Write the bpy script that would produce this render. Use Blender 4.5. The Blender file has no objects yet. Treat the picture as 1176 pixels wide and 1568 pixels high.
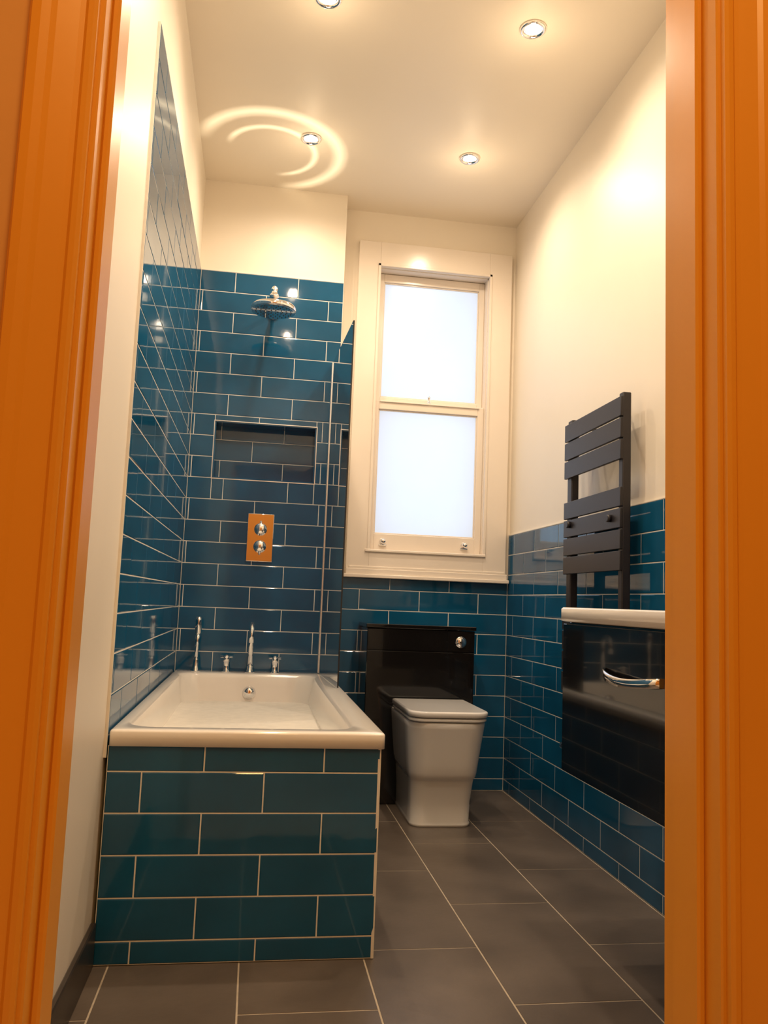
import bpy, bmesh, math, random
from mathutils import Vector, Matrix
random.seed(7)
scene=bpy.context.scene
H=2.961; HT=2.495; TR=1.2835; P=.1022
XR=1.63; YS=1.74; YW=1.885; DY0=-1.24; DY1=-1.10; DX0=.13; DX1=.92

# ---------------------------------------------------------------- materials
def mat(name,col,rough=.5,metal=0.,noise=0.,nscale=8.,bump=0.,bscale=40.,coat=0.,spec=.5,emis=None,estr=0.,col2=None):
    m=bpy.data.materials.new(name); m.use_nodes=True
    nt=m.node_tree; b=nt.nodes["Principled BSDF"]
    b.inputs["Base Color"].default_value=(*col,1); b.inputs["Roughness"].default_value=rough
    b.inputs["Metallic"].default_value=metal; b.inputs["Coat Weight"].default_value=coat
    b.inputs["Specular IOR Level"].default_value=spec
    if emis: b.inputs["Emission Color"].default_value=(*emis,1); b.inputs["Emission Strength"].default_value=estr
    tc=nt.nodes.new("ShaderNodeTexCoord")
    if noise>0 or col2:
        n=nt.nodes.new("ShaderNodeTexNoise"); n.inputs["Scale"].default_value=nscale; n.inputs["Detail"].default_value=6
        nt.links.new(tc.outputs["Object"],n.inputs["Vector"])
        r=nt.nodes.new("ShaderNodeValToRGB"); r.color_ramp.elements[0].position=.3; r.color_ramp.elements[1].position=.7
        c2=col2 if col2 else tuple(min(1,c*(1+noise)) for c in col)
        c1=col if col2 else tuple(c*(1-noise) for c in col)
        r.color_ramp.elements[0].color=(*c1,1); r.color_ramp.elements[1].color=(*c2,1)
        nt.links.new(n.outputs["Fac"],r.inputs["Fac"]); nt.links.new(r.outputs["Color"],b.inputs["Base Color"])
    if bump>0:
        n2=nt.nodes.new("ShaderNodeTexNoise"); n2.inputs["Scale"].default_value=bscale; n2.inputs["Detail"].default_value=3
        nt.links.new(tc.outputs["Object"],n2.inputs["Vector"])
        bp=nt.nodes.new("ShaderNodeBump"); bp.inputs["Strength"].default_value=bump; bp.inputs["Distance"].default_value=.01
        nt.links.new(n2.outputs["Fac"],bp.inputs["Height"]); nt.links.new(bp.outputs["Normal"],b.inputs["Normal"])
    return m
M={}
M['plaster']=mat("cream_plaster",(.86,.785,.67),.42,noise=.015,nscale=3,bump=.02,bscale=60)
M['ceil']=mat("ceiling_paint",(.93,.84,.70),.45,noise=.01,nscale=3)
M['gloss']=mat("gloss_wood_paint",(.82,.735,.64),.2,noise=.01,bump=.01,bscale=20)
M['tile']=mat("teal_glazed_tile",(.007,.088,.19),.05,noise=.16,nscale=5,bump=.02,bscale=14)
M['grout']=mat("cream_grout",(.82,.78,.71),.8,noise=.05,nscale=30)
M['floor']=mat("grey_porcelain",(.088,.071,.059),.32,col2=(.165,.134,.112),nscale=3.2,bump=.04,bscale=50)
M['fgrout']=mat("floor_grout",(.50,.43,.34),.85,noise=.1,nscale=40)
M['white']=mat("white_ceramic",(.84,.83,.82),.08,noise=.005,coat=.3)
M['acryl']=mat("white_acrylic",(.88,.84,.79),.12,noise=.005,coat=.3)
M['chrome']=mat("chrome",(.86,.86,.87),.06,metal=1,noise=.01)
M['alu']=mat("satin_aluminium",(.80,.80,.80),.38,metal=1,noise=.02)
M['darkchrome']=mat("dark_nozzles",(.05,.05,.055),.3,noise=.1,nscale=40)
M['black']=mat("black_gloss_panel",(.008,.007,.007),.09,noise=.1,coat=.5)
M['anth']=mat("anthracite_powdercoat",(.014,.012,.016),.42,noise=.08,nscale=60,bump=.02,bscale=300)
M['orange']=mat("warm_lit_orange_wood",(.80,.39,.045),.34,noise=.04,nscale=2,bump=.03,bscale=12)  # orange of the warm hall light is put into this base colour
M['hall']=mat("hall_wall_warm_lit",(.72,.42,.16),.6,noise=.03)  # warm tint of the hall light is part of this wall colour
M['skirt']=mat("dark_tile_skirting",(.035,.028,.024),.3,noise=.1)
M['lamp']=mat("lamp_lens",(1,.9,.7),.3,emis=(1,.84,.6),estr=45)
M['edge_dark']=mat("dark_edge_reflection",(.015,.02,.025),.2,noise=.1)  # dark reflection along the glass edge, put into the colour
def glassmat():
    m=bpy.data.materials.new("clear_glass"); m.use_nodes=True; nt=m.node_tree
    for n in list(nt.nodes): nt.nodes.remove(n)
    o=nt.nodes.new("ShaderNodeOutputMaterial"); t=nt.nodes.new("ShaderNodeBsdfTransparent"); g=nt.nodes.new("ShaderNodeBsdfGlossy")
    mx=nt.nodes.new("ShaderNodeMixShader"); f=nt.nodes.new("ShaderNodeFresnel"); f.inputs["IOR"].default_value=1.5
    t.inputs["Color"].default_value=(.93,.97,.97,1); g.inputs["Roughness"].default_value=.01
    nt.links.new(f.outputs[0],mx.inputs[0]); nt.links.new(t.outputs[0],mx.inputs[1]); nt.links.new(g.outputs[0],mx.inputs[2]); nt.links.new(mx.outputs[0],o.inputs[0])
    return m
M['glass']=glassmat()
def frosted():
    m=bpy.data.materials.new("frosted_window_glass"); m.use_nodes=True; nt=m.node_tree
    for n in list(nt.nodes): nt.nodes.remove(n)
    o=nt.nodes.new("ShaderNodeOutputMaterial"); t=nt.nodes.new("ShaderNodeBsdfTranslucent"); g=nt.nodes.new("ShaderNodeBsdfGlossy")
    mx=nt.nodes.new("ShaderNodeMixShader"); mx.inputs[0].default_value=.04
    tc=nt.nodes.new("ShaderNodeTexCoord"); n=nt.nodes.new("ShaderNodeTexNoise"); n.inputs["Scale"].default_value=2.5
    r=nt.nodes.new("ShaderNodeValToRGB"); r.color_ramp.elements[0].color=(.90,.93,.97,1); r.color_ramp.elements[1].color=(1,1,1,1)
    nt.links.new(tc.outputs["Object"],n.inputs["Vector"]); nt.links.new(n.outputs["Fac"],r.inputs["Fac"]); nt.links.new(r.outputs["Color"],t.inputs["Color"])
    g.inputs["Roughness"].default_value=.25
    nt.links.new(t.outputs[0],mx.inputs[1]); nt.links.new(g.outputs[0],mx.inputs[2]); nt.links.new(mx.outputs[0],o.inputs[0])
    return m
M['frost']=frosted()

# ---------------------------------------------------------------- mesh builder
class MB:
    def __init__(s,name,parent=None):
        s.name=name; s.bm=bmesh.new(); s.mats=[]; s.parent=parent
    def mi(s,k):
        if k not in s.mats: s.mats.append(k)
        return s.mats.index(k)
    def face(s,pts,k,smooth=False):
        vs=[s.bm.verts.new(p) for p in pts]; f=s.bm.faces.new(vs); f.material_index=s.mi(k); f.smooth=smooth; return f
    def box(s,a,b,k,ch=0,seg=1):
        x0,y0,z0=[min(a[i],b[i]) for i in range(3)]; x1,y1,z1=[max(a[i],b[i]) for i in range(3)]
        v=[s.bm.verts.new(p) for p in [(x0,y0,z0),(x1,y0,z0),(x1,y1,z0),(x0,y1,z0),(x0,y0,z1),(x1,y0,z1),(x1,y1,z1),(x0,y1,z1)]]
        fs=[s.bm.faces.new([v[i] for i in q]) for q in [(0,3,2,1),(4,5,6,7),(0,1,5,4),(1,2,6,5),(2,3,7,6),(3,0,4,7)]]
        for f in fs: f.material_index=s.mi(k)
        if ch>0:
            es=list({e for f in fs for e in f.edges})
            r=bmesh.ops.bevel(s.bm,geom=es,offset=ch,segments=seg,profile=.5,affect='EDGES',clamp_overlap=True)
            for f in r['faces']: f.material_index=s.mi(k); f.smooth=(seg>1)
    def loft(s,rings,k,cap0=True,cap1=True,smooth=True,closed=False):
        R=[[s.bm.verts.new(p) for p in r] for r in rings]; n=len(R[0]); fs=[]
        pairs=list(zip(R[:-1],R[1:]))
        if closed: pairs.append((R[-1],R[0]))
        for A,B in pairs:
            for i in range(n):
                j=(i+1)%n; f=s.bm.faces.new([A[i],A[j],B[j],B[i]]); f.material_index=s.mi(k); f.smooth=smooth; fs.append(f)
        if not closed:
            if cap0: f=s.bm.faces.new(R[0][::-1]); f.material_index=s.mi(k)
            if cap1: f=s.bm.faces.new(R[-1]); f.material_index=s.mi(k)
    def lathe(s,prof,o,d,k,seg=32,cap0=True,cap1=True):
        o=Vector(o); d=Vector(d).normalized(); a=d.orthogonal().normalized(); b=d.cross(a)
        s.loft([[o+d*h+(a*math.cos(t)+b*math.sin(t))*r for t in [2*math.pi*i/seg for i in range(seg)]] for r,h in prof],k,cap0,cap1)
    def tube(s,pts,r,k,seg=14,caps=True):
        pts=[Vector(p) for p in pts]; rr=r if isinstance(r,(list,tuple)) else [r]*len(pts)
        rings=[]; up=None
        for i,p in enumerate(pts):
            d=((pts[i+1]-p) if i==0 else (p-pts[i-1]) if i==len(pts)-1 else (pts[i+1]-pts[i-1])).normalized()
            if up is None: up=d.orthogonal().normalized()
            a=(up-d*up.dot(d)).normalized(); up=a; b=d.cross(a)
            rings.append([p+(a*math.cos(t)+b*math.sin(t))*rr[i] for t in [2*math.pi*j/seg for j in range(seg)]])
        s.loft(rings,k,caps,caps)
    def done(s):
        bmesh.ops.recalc_face_normals(s.bm,faces=s.bm.faces[:])
        me=bpy.data.meshes.new(s.name); s.bm.to_mesh(me); s.bm.free()
        for k in s.mats: me.materials.append(M[k])
        o=bpy.data.objects.new(s.name,me); bpy.context.collection.objects.link(o)
        if s.parent: o.parent=s.parent
        return o
def empty(name,loc=(0,0,0)):
    e=bpy.data.objects.new(name,None); bpy.context.collection.objects.link(e); return e
def rrect(x0,x1,y0,y1,r,z,n=6):
    r=min(r,(x1-x0)/2-1e-4,(y1-y0)/2-1e-4); o=[]
    for cx,cy,a in [(x1-r,y1-r,0),(x0+r,y1-r,90),(x0+r,y0+r,180),(x1-r,y0+r,270)]:
        for i in range(n+1):
            t=math.radians(a+90*i/n); o.append((cx+r*math.cos(t),cy+r*math.sin(t),z))
    return o
def sub(rect,hole):
    a0,a1,b0,b1=rect; h0,h1,g0,g1=hole
    if h0>=a1 or h1<=a0 or g0>=b1 or g1<=b0: return [rect]
    o=[]
    if h0>a0: o.append((a0,h0,b0,b1))
    if h1<a1: o.append((h1,a1,b0,b1))
    m0,m1=max(a0,h0),min(a1,h1)
    if g0>b0: o.append((m0,m1,b0,g0))
    if g1<b1: o.append((m0,m1,g1,b1))
    return o
def tiles(mb,O,U,V,N,u0,u1,v0,v1,av,au,pu=.3072,pv=P,holes=(),k='tile',kg='grout',g=.0036,ch=.0022,jit=.00025,stag=None,parity=0,gd=.0014):
    """real laid tiles; O,U,V,N frame; av = a row joint in v, au = a joint in u on that row."""
    O,U,V,N=map(Vector,(O,U,V,N)); stag=pu/2 if stag is None else stag
    def W(u,v,n): return O+U*u+V*v+N*n
    gr=[(u0,u1,v0,v1)]
    for h in holes: gr=[q for r in gr for q in sub(r,h)]
    for a0,a1,b0,b1 in gr: mb.face([W(a0,b0,-gd),W(a1,b0,-gd),W(a1,b1,-gd),W(a0,b1,-gd)],kg)
    r0=math.floor((v0-av)/pv)
    r=r0
    while av+r*pv<v1-1e-6:
        b0=max(v0,av+r*pv); b1=min(v1,av+(r+1)*pv)
        off=au+(stag if (r+parity)%2 else 0)
        c=math.floor((u0-off)/pu)
        while off+c*pu<u1-1e-6:
            a0=max(u0,off+c*pu); a1=min(u1,off+(c+1)*pu); c+=1
            rs=[(a0,a1,b0,b1)]
            for h in holes: rs=[q for x in rs for q in sub(x,h)]
            for (p0,p1,q0,q1) in rs:
                if p1-p0<.012 or q1-q0<.008: continue
                p0+=g/2;p1-=g/2;q0+=g/2;q1-=g/2
                J=[random.uniform(-jit,jit) for _ in range(4)]
                low=[W(p0,q0,-.003),W(p1,q0,-.003),W(p1,q1,-.003),W(p0,q1,-.003)]
                mid=[W(p0,q0,-.0010),W(p1,q0,-.0010),W(p1,q1,-.0010),W(p0,q1,-.0010)]
                top=[W(p0+ch,q0+ch,J[0]),W(p1-ch,q0+ch,J[1]),W(p1-ch,q1-ch,J[2]),W(p0+ch,q1-ch,J[3])]
                A=[mb.bm.verts.new(x) for x in low];B=[mb.bm.verts.new(x) for x in mid];C=[mb.bm.verts.new(x) for x in top]
                m=mb.mi(k)
                for i in range(4):
                    j=(i+1)%4
                    mb.bm.faces.new([A[i],A[j],B[j],B[i]]).material_index=m
                    mb.bm.faces.new([B[i],B[j],C[j],C[i]]).material_index=m
                mb.bm.faces.new(C).material_index=m
        r+=1

# ---------------------------------------------------------------- room shell
w=MB("wall_left"); w.box((-.14,DY1,0),(-.008,2.10,H),'plaster')
tiles(w,(0,0,0),(0,1,0),(0,0,1),(1,0,0),0,YS,.50,HT,HT-24*P,.02)
w.box((-.008,-.004,.5),(-.0005,0,HT),'grout'); w.box((-.008,0,HT),(-.0005,YS,HT+.003),'grout')
w.done()
NX0,NX1,NZ0,NZ1=.112,.60,1.473,1.75
w=MB("wall_shower")
yb=YS+.008
w.box((-.008,yb,0),(NX0,2.10,H),'plaster'); w.box((NX1,yb,0),(.70,2.10,H),'plaster')
w.box((NX0,yb,0),(NX1,2.10,NZ0),'plaster'); w.box((NX0,yb,NZ1),(NX1,2.10,H),'plaster')
w.box((NX0,YS+.11,NZ0),(NX1,2.10,NZ1),'plaster')
tiles(w,(0,YS,0),(1,0,0),(0,0,1),(0,-1,0),0,.70,.50,HT,HT-24*P,.014,holes=[(NX0,NX1,NZ0,NZ1)])
tiles(w,(0,YS+.10,0),(1,0,0),(0,0,1),(0,-1,0),NX0,NX1,NZ0,NZ1,HT-24*P,.14)
for x,s in((NX0,1),(NX1,-1)):
    w.box((x,YS+.002,NZ0),(x+s*.006,YS+.10,NZ1),'tile',.001)
w.box((NX0,YS+.002,NZ0),(NX1,YS+.10,NZ0+.006),'tile',.001); w.box((NX0,YS+.002,NZ1-.006),(NX1,YS+.10,NZ1),'tile',.001)
t=.004
for a,b in (((NX0-t,NZ0-t),(NX1+t,NZ0)),((NX0-t,NZ1),(NX1+t,NZ1+t)),((NX0-t,NZ0),(NX0,NZ1)),((NX1,NZ0),(NX1+t,NZ1))):
    w.box((a[0],YS-.001,a[1]),(b[0],YS+.004,b[1]),'alu')
w.box((0,YS,HT),(.70,yb,HT+.003),'grout'); w.box((.697,YS+.001,.5),(.700,yb,HT),'grout')
w.done()
OX0,OX1,OZ0,OZ1=.90,1.49,1.17,2.66
w=MB("wall_back"); yb=YW+.008
w.box((.70,yb,0),(OX0,2.10,H),'plaster'); w.box((OX1,yb,0),(XR+.12,2.10,H),'plaster')
w.box((OX0,yb,0),(OX1,2.10,OZ0),'plaster'); w.box((OX0,yb,OZ1),(OX1,2.10,H),'plaster')
tiles(w,(0,YW,0),(1,0,0),(0,0,1),(0,-1,0),.70,XR,0,1.035,TR-4*P,.862)
w.done()
w=MB("wall_right"); w.box((XR+.008,DY1,0),(XR+.14,YW+.008,H),'plaster')
tiles(w,(XR,0,0),(0,1,0),(0,0,1),(-1,0,0),DY1,YW,0,TR,TR-12*P,.10)
w.box((XR,DY1,TR),(XR+.008,YW,TR+.003),'grout')
w.done()
w=MB("wall_front")
w.box((-.14,DY0+.01,0),(DX0-.03,DY1-.001,H),'plaster'); w.box((DX1+.03,DY0+.01,0),(XR+.14,DY1-.001,H),'plaster'); w.box((DX0-.03,DY0+.01,2.06),(DX1+.03,DY1-.001,H),'plaster'); w.done()
w=MB("floor"); w.box((-.14,DY1,-.1),(XR+.14,2.10,-.004),'fgrout')
PF=.3175
tiles(w,(0,0,0),(0,1,0),(1,0,0),(0,0,1),DY1,YW,0,XR,.04,.055-.315,pu=.63,pv=PF,k='floor',kg='fgrout',g=.0042,ch=.0006,jit=.0001,parity=1,stag=.315,gd=.0011)
w.done()
w=MB("ceiling"); LX=(.48,1.21); LY=(1.27,.40,-.47)
w.box((-.14,DY1,H),(XR+.14,2.10,H+.1),'ceil'); w.done()
# hallway
w=MB("wall_hall_left"); w.box((-.75,-3.4,0),(-.65,DY0,2.75),'hall'); w.done()
w=MB("wall_hall_right"); w.box((1.75,-3.4,0),(1.85,DY0,2.75),'hall'); w.done()
w=MB("wall_hall_rear"); w.box((-.75,-3.5,0),(1.85,-3.4,2.75),'hall'); w.done()
w=MB("wall_hall_front"); w.box((-.75,DY0,0),(DX0-.03,DY0+.009,2.75),'hall'); w.box((DX1+.03,DY0,0),(1.85,DY0+.009,2.75),'hall'); w.box((DX0-.03,DY0,2.06),(DX1+.03,DY0+.009,2.75),'hall'); w.done()
w=MB("floor_hall"); w.box((-.75,-3.5,-.1),(1.85,DY1,-.005),'fgrout'); w.done()
w=MB("ceiling_hall"); w.box((-.75,-3.5,2.75),(1.85,DY0+.009,2.85),'ceil'); w.done()
# door frame
w=MB("trim_door_frame")
for x,s in ((DX0,-1),(DX1,1)):
    w.box((x,DY0,0),(x+s*.03,DY1,2.06),'orange',.002)
    w.box((x-s*.010,DY0+.035,0),(x+s*.001,DY1-.04,2.03),'orange',.003)
    prof=[(0.006,0),(.006,.010),(.010,.014),(.016,.014),(.020,.010),(.026,.011),(.050,.016),(.056,.020),(.066,.022),(.076,.022),(.080,.016),(.080,0)]
    rings=[[ (x+s*(a),DY0-b,z) for a,b in prof] for z in (0,2.10)]
    w.loft(rings,'orange',smooth=False)
w.box((DX0,DY0,2.03),(DX1,DY1,2.06),'orange'); w.box((DX0-.08,DY0-.02,2.06),(DX1+.08,DY0,2.14),'orange',.004)
w.done()
w=MB("baseboard_left"); w.box((-.008,DY1,0),(.006,-.002,.105),'skirt',.003); w.done()

# ---------------------------------------------------------------- window
w=MB("window_1")
yf=YW-.02
w.box((.785,yf,1.08),(OX0,yb,2.79),'gloss',.002); w.box((OX1,yf,1.08),(1.612,yb,2.79),'gloss',.002)
w.box((OX0,yf,OZ1),(OX1,yb,2.79),'gloss',.001); w.box((OX0,yf,1.08),(OX1,yb,OZ0),'gloss',.001)
w.box((.785,yf-.012,1.05),(1.618,yb,1.08),'gloss',.003); w.box((.775,yf-.024,1.033),(1.625,YW-.001,1.052),'gloss',.004,2)
w.box((.80,yf-.006,1.08),(1.605,yf+.002,1.092),'gloss',.002)
w.box((OX0-.022,yf-.01,OZ0-.006),(OX1+.012,yf+.02,OZ0+.008),'gloss',.003)
w.box((OX0-.012,yf-.006,OZ0),(OX0+.002,yf+.01,OZ1+.012),'gloss',.002); w.box((OX1-.002,yf-.006,OZ0),(OX1+.012,yf+.01,OZ1+.012),'gloss',.002)
w.box((OX0-.012,yf-.006,OZ1-.002),(OX1+.012,yf+.01,OZ1+.012),'gloss',.002)
w.box((OX0,yb,OZ0),(OX0+.004,2.09,OZ1),'gloss'); w.box((OX1-.004,yb,OZ0),(OX1,2.09,OZ1),'gloss')
w.box((OX0,yb,OZ1-.004),(OX1,2.09,OZ1),'gloss'); w.box((OX0,yb,OZ0),(OX1,2.09,OZ0+.004),'gloss')
def sash(y,z0,z1,gx0,gx1,gz0,gz1):
    x0,x1=OX0+.004,OX1-.004
    w.box((x0,y,z0),(gx0,y+.035,z1),'gloss',.003); w.box((gx1,y,z0),(x1,y+.035,z1),'gloss',.003)
    w.box((gx0-.002,y,z0),(gx1+.002,y+.035,gz0),'gloss',.003); w.box((gx0-.002,y,gz1),(gx1+.002,y+.035,z1),'gloss',.003)
    m=.006
    w.box((gx0-.001,y+.008,gz0),(gx0+m,y+.02,gz1),'gloss',.002); w.box((gx1-m,y+.008,gz0),(gx1+.001,y+.02,gz1),'gloss',.002)
    w.box((gx0,y+.008,gz0),(gx1,y+.02,gz0+m),'gloss',.002); w.box((gx0,y+.008,gz1-m),(gx1,y+.02,gz1),'gloss',.002)
    w.face([(gx0-.002,y+.02,gz0-.002),(gx1+.002,y+.02,gz0-.002),(gx1+.002,y+.02,gz1+.002),(gx0-.002,y+.02,gz1+.002)],'frost')
sash(1.905,OZ0+.006,1.955,.926,1.452,1.262,1.908)
sash(1.950,1.93,OZ1-.006,.936,1.456,1.985,2.608)
w.box((.93,1.898,1.945),(1.46,1.906,1.953),'gloss',.002)
w.lathe([(.010,0),(.010,.006),(.006,.008),(.006,.03),(.009,.034),(.004,.042)],(1.19,1.915,1.955),(0,0,1),'chrome',14)
for x in (.972,1.398):
    w.lathe([(.017,0),(.017,.003),(.008,.006),(.008,.018),(.014,.024),(.012,.032),(.002,.034)],(x,1.905,1.222),(0,-1,0),'chrome',18)
    w.box((x-.02,1.900,1.200),(x+.02,1.906,1.208),'chrome',.002)
w.done()

# ---------------------------------------------------------------- bath
B=empty("bathtub"); RZ=.57
w=MB("tub_shell",B)
X0,X1,Y0,Y1=.004,.708,-.012,1.735
ix0,ix1,iy0,iy1=.036,.636,.05,1.60
rings=[rrect(X0+.02,X1-.02,Y0+.02,Y1-.02,.01,RZ-.04,10),rrect(X0,X1,Y0,Y1,.012,RZ-.04,10),rrect(X0,X1,Y0,Y1,.012,RZ-.006,10),rrect(X0+.002,X1-.002,Y0+.002,Y1-.002,.012,RZ-.002,10),rrect(X0+.006,X1-.006,Y0+.006,Y1-.006,.012,RZ,10),
 rrect(ix0-.006,ix1+.006,iy0-.006,iy1+.006,.085,RZ,10),rrect(ix0,ix1,iy0,iy1,.08,RZ-.003,10),rrect(ix0+.005,ix1-.007,iy0+.008,iy1-.005,.08,RZ-.012,10),rrect(ix0+.010,ix1-.016,iy0+.035,iy1-.010,.085,RZ-.05,10),
 rrect(ix0+.018,ix1-.028,iy0+.09,iy1-.018,.09,RZ-.12,10),rrect(ix0+.035,ix1-.058,iy0+.19,iy1-.035,.10,RZ-.28,10),rrect(ix0+.05,ix1-.078,iy0+.25,iy1-.05,.11,RZ-.35,10),rrect(ix0+.07,ix1-.095,iy0+.28,iy1-.07,.11,RZ-.38,10),rrect(ix0+.11,ix1-.13,iy0+.33,iy1-.11,.10,RZ-.397,10),rrect(ix0+.2,ix1-.2,iy0+.6,iy1-.3,.05,RZ-.40,10)]
w.loft(rings,'acryl',cap0=False)
w.lathe([(.030,0),(.030,.004),(.024,.008),(.022,.014),(.015,.018),(.001,.018)],(.345,iy1-.012,.487),(0,-1,.12),'chrome',24)
w.lathe([(.03,0),(.03,.004),(.02,.006)],(.345,1.25,RZ-.399),(0,0,1),'chrome',24)
w.done()
w=MB("tiled_panel",B)
w.box((.004,.006,0),(.692,1.738,.45),'grout')
w.box((.004,.006,.45),(.692,.03,.529),'grout')
tiles(w,(0,0,0),(1,0,0),(0,0,1),(0,-1,0),0.002,.70,0.002,.5298,.057,.242,parity=0)
tiles(w,(.70,0,0),(0,1,0),(0,0,1),(1,0,0),0,YS-.002,0.002,.5298,.057,.1)
w.box((.692,-.0,0.002),(.6995,.008,.5298),'grout')
w.done()

w=MB("bath_tap_set"); yt=1.668; z=RZ
for x in (.235,.455):
    w.lathe([(.020,0),(.020,.004),(.014,.010),(.013,.045),(.016,.048),(.016,.07),(.008,.078),(.002,.079)],(x,yt,z),(0,0,1),'chrome',20)
    w.tube([(x-.028,yt,z+.068),(x,yt,z+.068),(x+.028,yt,z+.068)],[.0055,.0045,.0055],'chrome',10)
    w.tube([(x,yt-.028,z+.068),(x,yt,z+.068),(x,yt+.028,z+.068)],[.0055,.0045,.0055],'chrome',10)
w.lathe([(.022,0),(.022,.004),(.016,.012),(.016,.03),(.012,.034)],(.342,yt,z),(0,0,1),'chrome',20)
pts=[(.342,yt,z+.03),(.342,yt,z+.15)]
for i in range(9):
    a=math.pi*i/8; pts.append((.342,yt-.045+.045*math.cos(a),z+.175+.045*math.sin(a)))
pts.append((.342,yt-.09,z+.14))
w.tube(pts,[.012]*len(pts),'chrome',16)
w.lathe([(.020,0),(.020,.004),(.014,.012),(.011,.05),(.010,.06)],(.098,yt,z),(0,0,1),'chrome',18)
w.tube([(.098,yt,z+.05),(.098,yt,z+.13),(.100,yt-.004,z+.17)],[.008,.009,.011],'chrome',14)
w.lathe([(.011,-.005),(.015,.005),(.015,.06),(.012,.075),(.003,.078)],(.100,yt-.004,z+.17),(0,-.05,1),'chrome',18)
w.done()

# ---------------------------------------------------------------- shower
w=MB("shower_head"); hx,hy,hz=.358,1.43,2.205
w.lathe([(.10,0),(.103,.003),(.103,.016),(.098,.024),(.06,.032),(.024,.040),(.016,.05),(.016,.075)],(hx,hy,hz),(0,0,1),'chrome',48)
w.lathe([(.094,-.0015),(.096,.002)],(hx,hy,hz),(0,0,1),'chrome',48)
for r,n in ((.02,6),(.04,12),(.06,18),(.08,24)):
    for i in range(n):
        a=2*math.pi*i/n; w.lathe([(.0022,-.004),(.003,0)],(hx+r*math.cos(a),hy+r*math.sin(a),hz),(0,0,1),'darkchrome',6)
w.lathe([(.018,0),(.022,.006),(.022,.016),(.014,.026),(.013,.034),(.016,.045),(.010,.056),(.003,.06)],(hx,hy,hz+.06),(0,0,1),'chrome',20)
w.tube([(hx,hy,hz+.095),(hx,hy+.03,hz+.098),(hx,YS-.02,hz+.098)],.011,'chrome',14)
w.lathe([(.03,0),(.03,.008),(.018,.014)],(hx,YS-.002,hz+.098),(0,-1,0),'chrome',24)
w.done()
w=MB("shower_valve"); 
w.box((.293,YS-.010,1.083),(.418,YS-.001,1.312),'chrome',.003,2)
for zz in (1.237,1.155):
    w.lathe([(.030,0),(.030,.006),(.024,.010),(.023,.030),(.026,.034),(.026,.052),(.022,.056),(.001,.057)],(.356,YS-.010,zz),(0,-1,0),'chrome',28)
w.tube([(.356,YS-.05,1.155),(.356,YS-.052,1.118)],[.006,.005],'chrome',10)
w.tube([(.356,YS-.05,1.237),(.356,YS-.052,1.274)],[.006,.005],'chrome',10)
w.done()
w=MB("shower_screen")
def gx(y): return .664+(1.74-y)/(1.74-1.08)*.026
ya,yc=1.08,1.735; z0,z1=RZ+.002,2.075
g=.003
vs=[]
for y in (ya,yc):
    vs.append(((gx(y)-g,y),(gx(y)+g,y)))
c=[vs[0][0],vs[0][1],vs[1][1],vs[1][0]]
for i,kk in ((0,'edge_dark'),(1,'glass'),(2,'glass'),(3,'glass')):
    p,q=c[i],c[(i+1)%4]
    w.face([(p[0],p[1],z0),(q[0],q[1],z0),(q[0],q[1],z1),(p[0],p[1],z1)],kk)
w.face([(p[0],p[1],z1) for p in c],'glass'); w.face([(p[0],p[1],z0) for p in c],'glass')
w.box((.657,YS-.03,RZ+.002),(.673,YS-.002,z1),'alu',.002)
w.done()

# ---------------------------------------------------------------- toilet
w=MB("wc_cistern_unit")
w.box((.872,1.602,0),(1.386,YW-.002,.795),'black',.002)
w.box((.866,1.594,.797),(1.392,YW-.002,.815),'black',.002)
w.box((.874,1.5985,.004),(1.384,1.603,.692),'black',.0015); w.box((.874,1.5985,.696),(1.384,1.603,.793),'black',.0015)
w.lathe([(.027,0),(.027,.004),(.023,.008),(.022,.007),(.0215,.011),(.018,.014),(.001,.0145)],(1.318,1.5985,.742),(0,-1,0),'chrome',28)
w.box((1.3175,1.582,.720),(1.3185,1.590,.764),'darkchrome')
w.done()
T=empty("toilet"); cx=1.162
w=MB("pan",T)
def dring(z,hw,yf,r,yb=1.597): 
    n=10; o=[]
    o+=[(cx+hw,yb,z),(cx-hw,yb,z)]
    r=min(r,hw-.002)
    for i in range(n+1):
        t=math.radians(180+90*i/n); o.append((cx-hw+r+r*math.cos(t),yf+r+r*math.sin(t),z))
    for i in range(n+1):
        t=math.radians(270+90*i/n); o.append((cx+hw-r+r*math.cos(t),yf+r+r*math.sin(t),z))
    return o
S=[(0.001,.130,1.222,.05),(.012,.130,1.222,.05),(.018,.127,1.227,.05),(.10,.128,1.213,.055),(.185,.134,1.190,.06),(.196,.137,1.183,.065),(.208,.142,1.170,.07),(.225,.145,1.162,.075),(.26,.149,1.154,.08),(.34,.157,1.136,.085),(.41,.163,1.119,.085),(.432,.164,1.113,.085),(.437,.160,1.117,.085)]
w.loft([dring(z,hw,yf,r) for z,hw,yf,r in S],'white'); w.done()
w=MB("seat_and_lid",T)
for za,zb,hw,yf in ((.440,.455,.166,1.108),(.458,.482,.169,1.103)):
    w.loft([dring(za,hw-.004,yf+.004,.07,1.55),dring(za+.003,hw,yf,.07,1.555),dring(zb-.006,hw,yf,.07,1.555),dring(zb-.002,hw-.002,yf+.002,.07,1.553),dring(zb,hw-.008,yf+.008,.065,1.548)],'white')
for x in (cx-.08,cx+.08): w.tube([(x-.02,1.565,.452),(x+.02,1.565,.452)],.010,'chrome',14)
w.box((cx-.11,1.55,.438),(cx+.11,1.596,.446),'white',.002)
w.done()

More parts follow.
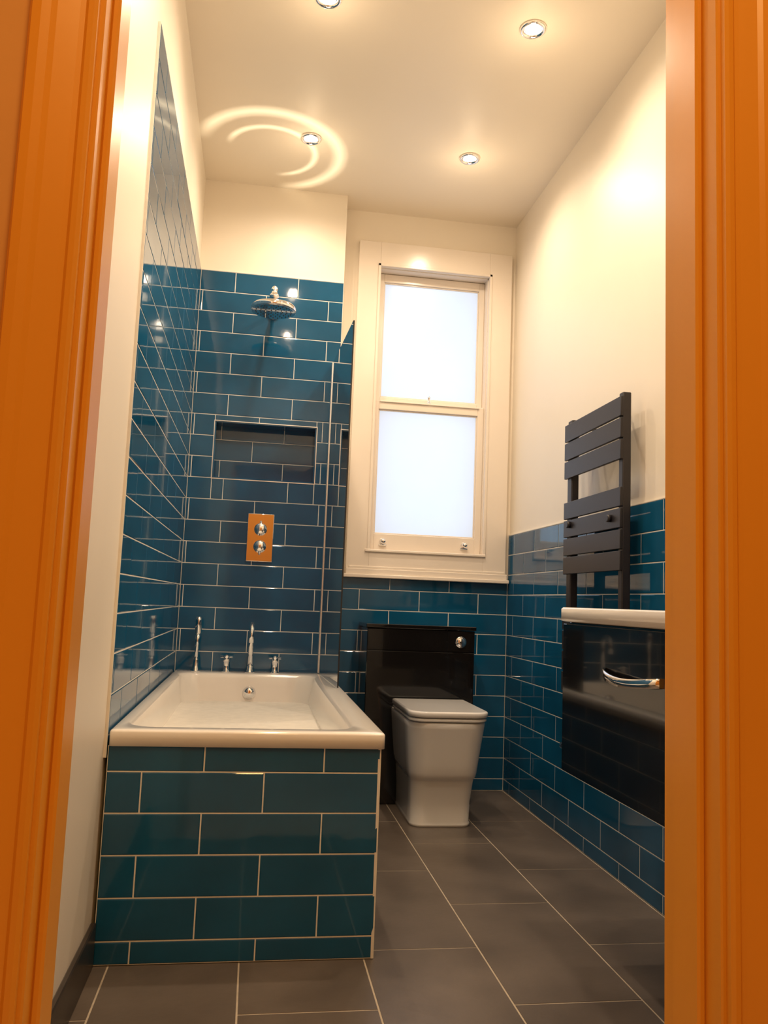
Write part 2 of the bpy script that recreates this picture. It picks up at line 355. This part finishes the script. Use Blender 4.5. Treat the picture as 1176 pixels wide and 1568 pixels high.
# ---------------------------------------------------------------- vanity
V=empty("vanity_unit")
w=MB("cabinet",V); VX=1.2; VY0,VY1=-.85,.0
w.box((VX+.019,VY0,.485),(XR-.004,VY1,.880),'black',.001)
w.box((VX,VY0,.480),(VX+.018,VY1,.876),'black',.0015)
pts=[]; 
for i in range(15):
    t=i/14; y=-.56+.28*t; pts.append((VX-.003-.026*math.sin(math.pi*t)**.6,y,.768-.012*math.sin(math.pi*t)))
rings=[[(p[0]-.003,p[1],p[2]-.010),(p[0]+.003,p[1],p[2]-.010),(p[0]+.003,p[1],p[2]+.010),(p[0]-.003,p[1],p[2]+.010)] for p in pts]
w.loft(rings,'chrome')
w.done()
w=MB("basin",V)
a0,a1,b0,b1=VX-.008,XR-.004,VY0-.005,VY1+.005
w.loft([rrect(a0+.01,a1-.01,b0+.01,b1-.01,.01,.881),rrect(a0,a1,b0,b1,.01,.885),rrect(a0,a1,b0,b1,.01,.917),rrect(a0+.004,a1-.004,b0+.004,b1-.004,.01,.921),
 rrect(a0+.035,a1-.12,b0+.12,b1-.12,.05,.921),rrect(a0+.045,a1-.13,b0+.13,b1-.13,.06,.905),rrect(a0+.08,a1-.16,b0+.19,b1-.19,.06,.890),rrect(a0+.12,a1-.20,b0+.3,b1-.3,.03,.888)],'white',cap0=True)
w.done()
w=MB("basin_tap",V)
w.lathe([(.024,0),(.024,.004),(.020,.008),(.020,.11),(.018,.118)],(1.56,-.425,.921),(0,0,1),'chrome',20)
w.tube([(1.56,-.425,1.005),(1.50,-.425,1.012),(1.45,-.425,1.005)],[.012,.011,.010],'chrome',14)
w.tube([(1.56,-.425,1.035),(1.56,-.425,1.05),(1.60,-.425,1.07)],[.012,.010,.006],'chrome',12)
w.done()

# ---------------------------------------------------------------- radiator
w=MB("towel_radiator"); RY0,RY1=.395,.905; RXF=1.548
def bars(za,zb,n):
    p=(zb-za)/n
    for i in range(n): w.box((RXF,RY0-.002,za+i*p+.003),(RXF+.011,RY1+.002,za+(i+1)*p-.003),'anth',.002,2)
bars(1.43,1.655,3); bars(1.05,1.34,4); bars(.60,.915,4)
for y in (RY0+.012,RY1-.042): w.box((RXF+.009,y-.012,.46),(RXF+.040,y+.032 if y>.5 else y+.02,1.668),'anth',.004,2)
for y in (RY0+.12,RY1-.12):
    for zz in (.68,1.62): w.lathe([(.008,0),(.008,XR-RXF-.013)],(RXF+.010,y,zz),(1,0,0),'anth',12)
for y in (RY0+.015,RY1-.03):
    w.tube([(RXF+.025,y,.47),(RXF+.025,y,.40),(XR-.004,y,.385)],[.009,.011,.009],'chrome',12)
for y,zz in ((.47,1.235),(.84,1.245)): w.lathe([(.013,0),(.013,.012),(.010,.014)],(RXF,y,zz),(-1,0,0),'anth',16)
w.lathe([(.011,0),(.014,.02),(.014,.05),(.010,.055)],(RXF+.025,RY1-.01,.385),(0,1,0),'chrome',14)
w.done()

# ---------------------------------------------------------------- downlights
def lamp(x,y,e):
    w=MB("recessed_downlight")
    w.lathe([(.031,-.002),(.045,-.001),(.048,-.004),(.042,-.010),(.034,-.009),(.031,-.002)],(x,y,H),(0,0,1),'chrome',32,False,False)
    w.lathe([(.034,-.006),(.031,-.002),(.026,-.0015)],(x,y,H),(0,0,1),'chrome',32,False,False)
    w.lathe([(.027,-.0012),(.027,-.003),(.001,-.005)],(x,y,H),(0,0,1),'lamp',24,False,True)
    w.done()
    l=bpy.data.lights.new("downlight_lamp",'SPOT'); l.energy=e; l.color=(1,.79,.57); l.spot_size=math.radians(164); l.spot_blend=.9; l.shadow_soft_size=.03
    o=bpy.data.objects.new("downlight_lamp",l); o.location=(x,y,H-.03); bpy.context.collection.objects.link(o)
    l=bpy.data.lights.new("ceiling_fill",'POINT'); l.energy=.75; l.color=(1,.74,.46); l.shadow_soft_size=.025  # added fill lamp below the fitting, brightens the ceiling
    o=bpy.data.objects.new("ceiling_fill",l); o.location=(x,y,H-.15); bpy.context.collection.objects.link(o)
for y in LY:  # nearest row is out of view, added for its light
    for x in LX: lamp(x,y,28)
def area(name,loc,rot,sx,sy,e,col):
    l=bpy.data.lights.new(name,'AREA'); l.shape='RECTANGLE'; l.size=sx; l.size_y=sy; l.energy=e; l.color=col
    o=bpy.data.objects.new(name,l); o.location=loc; o.rotation_euler=rot; bpy.context.collection.objects.link(o)
area("hall_ceiling_lamp",(.5,-2.3,2.73),(0,0,0),.4,.4,20,(1,.60,.2))

# added patterned spot imitates chrome head reflections: two open rings on the ceiling
l=bpy.data.lights.new("ring_pattern_spot",'SPOT'); l.energy=20; l.color=(1,.86,.62); l.spot_size=math.radians(75); l.spot_blend=.1; l.shadow_soft_size=.0
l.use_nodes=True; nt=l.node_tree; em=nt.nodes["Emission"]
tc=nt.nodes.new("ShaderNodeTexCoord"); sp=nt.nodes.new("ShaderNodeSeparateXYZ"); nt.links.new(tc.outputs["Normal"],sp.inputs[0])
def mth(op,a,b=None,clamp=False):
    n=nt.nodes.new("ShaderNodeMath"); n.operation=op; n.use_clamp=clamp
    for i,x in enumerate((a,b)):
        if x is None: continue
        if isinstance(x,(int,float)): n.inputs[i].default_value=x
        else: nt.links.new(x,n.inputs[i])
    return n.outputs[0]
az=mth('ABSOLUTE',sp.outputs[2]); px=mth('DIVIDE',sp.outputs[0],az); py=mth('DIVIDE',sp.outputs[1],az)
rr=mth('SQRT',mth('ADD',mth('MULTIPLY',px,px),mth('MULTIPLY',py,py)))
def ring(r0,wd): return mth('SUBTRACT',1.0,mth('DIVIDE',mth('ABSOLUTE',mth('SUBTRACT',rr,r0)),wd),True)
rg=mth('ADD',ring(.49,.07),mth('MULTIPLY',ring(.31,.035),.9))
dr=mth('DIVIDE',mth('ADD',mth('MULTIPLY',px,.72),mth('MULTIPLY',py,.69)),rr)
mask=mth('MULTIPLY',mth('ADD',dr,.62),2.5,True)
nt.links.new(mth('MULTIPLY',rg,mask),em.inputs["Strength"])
o=bpy.data.objects.new("ring_pattern_spot",l); o.location=(.31,1.42,2.32); o.rotation_euler=(math.pi,0,0); bpy.context.collection.objects.link(o)

# ---------------------------------------------------------------- world
wd=bpy.data.worlds.new("sky"); scene.world=wd; wd.use_nodes=True
bg=wd.node_tree.nodes["Background"]; bg.inputs[0].default_value=(.76,.85,1,1); bg.inputs[1].default_value=1.4

# ---------------------------------------------------------------- camera
yaw,pit,rol=.1525,.1102,.0397
f=Vector((math.sin(yaw)*math.cos(pit),math.cos(yaw)*math.cos(pit),math.sin(pit)))
r=Vector((math.cos(yaw),-math.sin(yaw),0)); u=r.cross(f)
r2=r*math.cos(rol)+u*math.sin(rol); u2=-r*math.sin(rol)+u*math.cos(rol)
cd=bpy.data.cameras.new("camera"); co=bpy.data.objects.new("camera",cd); bpy.context.collection.objects.link(co)
mw=Matrix(((r2.x,u2.x,-f.x,.3449),(r2.y,u2.y,-f.y,-2.189),(r2.z,u2.z,-f.z,.9151),(0,0,0,1)))
co.matrix_world=mw
cd.sensor_fit='VERTICAL'; cd.sensor_height=36; cd.lens=36*1249/1568; cd.clip_start=.02
scene.camera=co
scene.view_settings.view_transform='Standard'; scene.view_settings.exposure=0
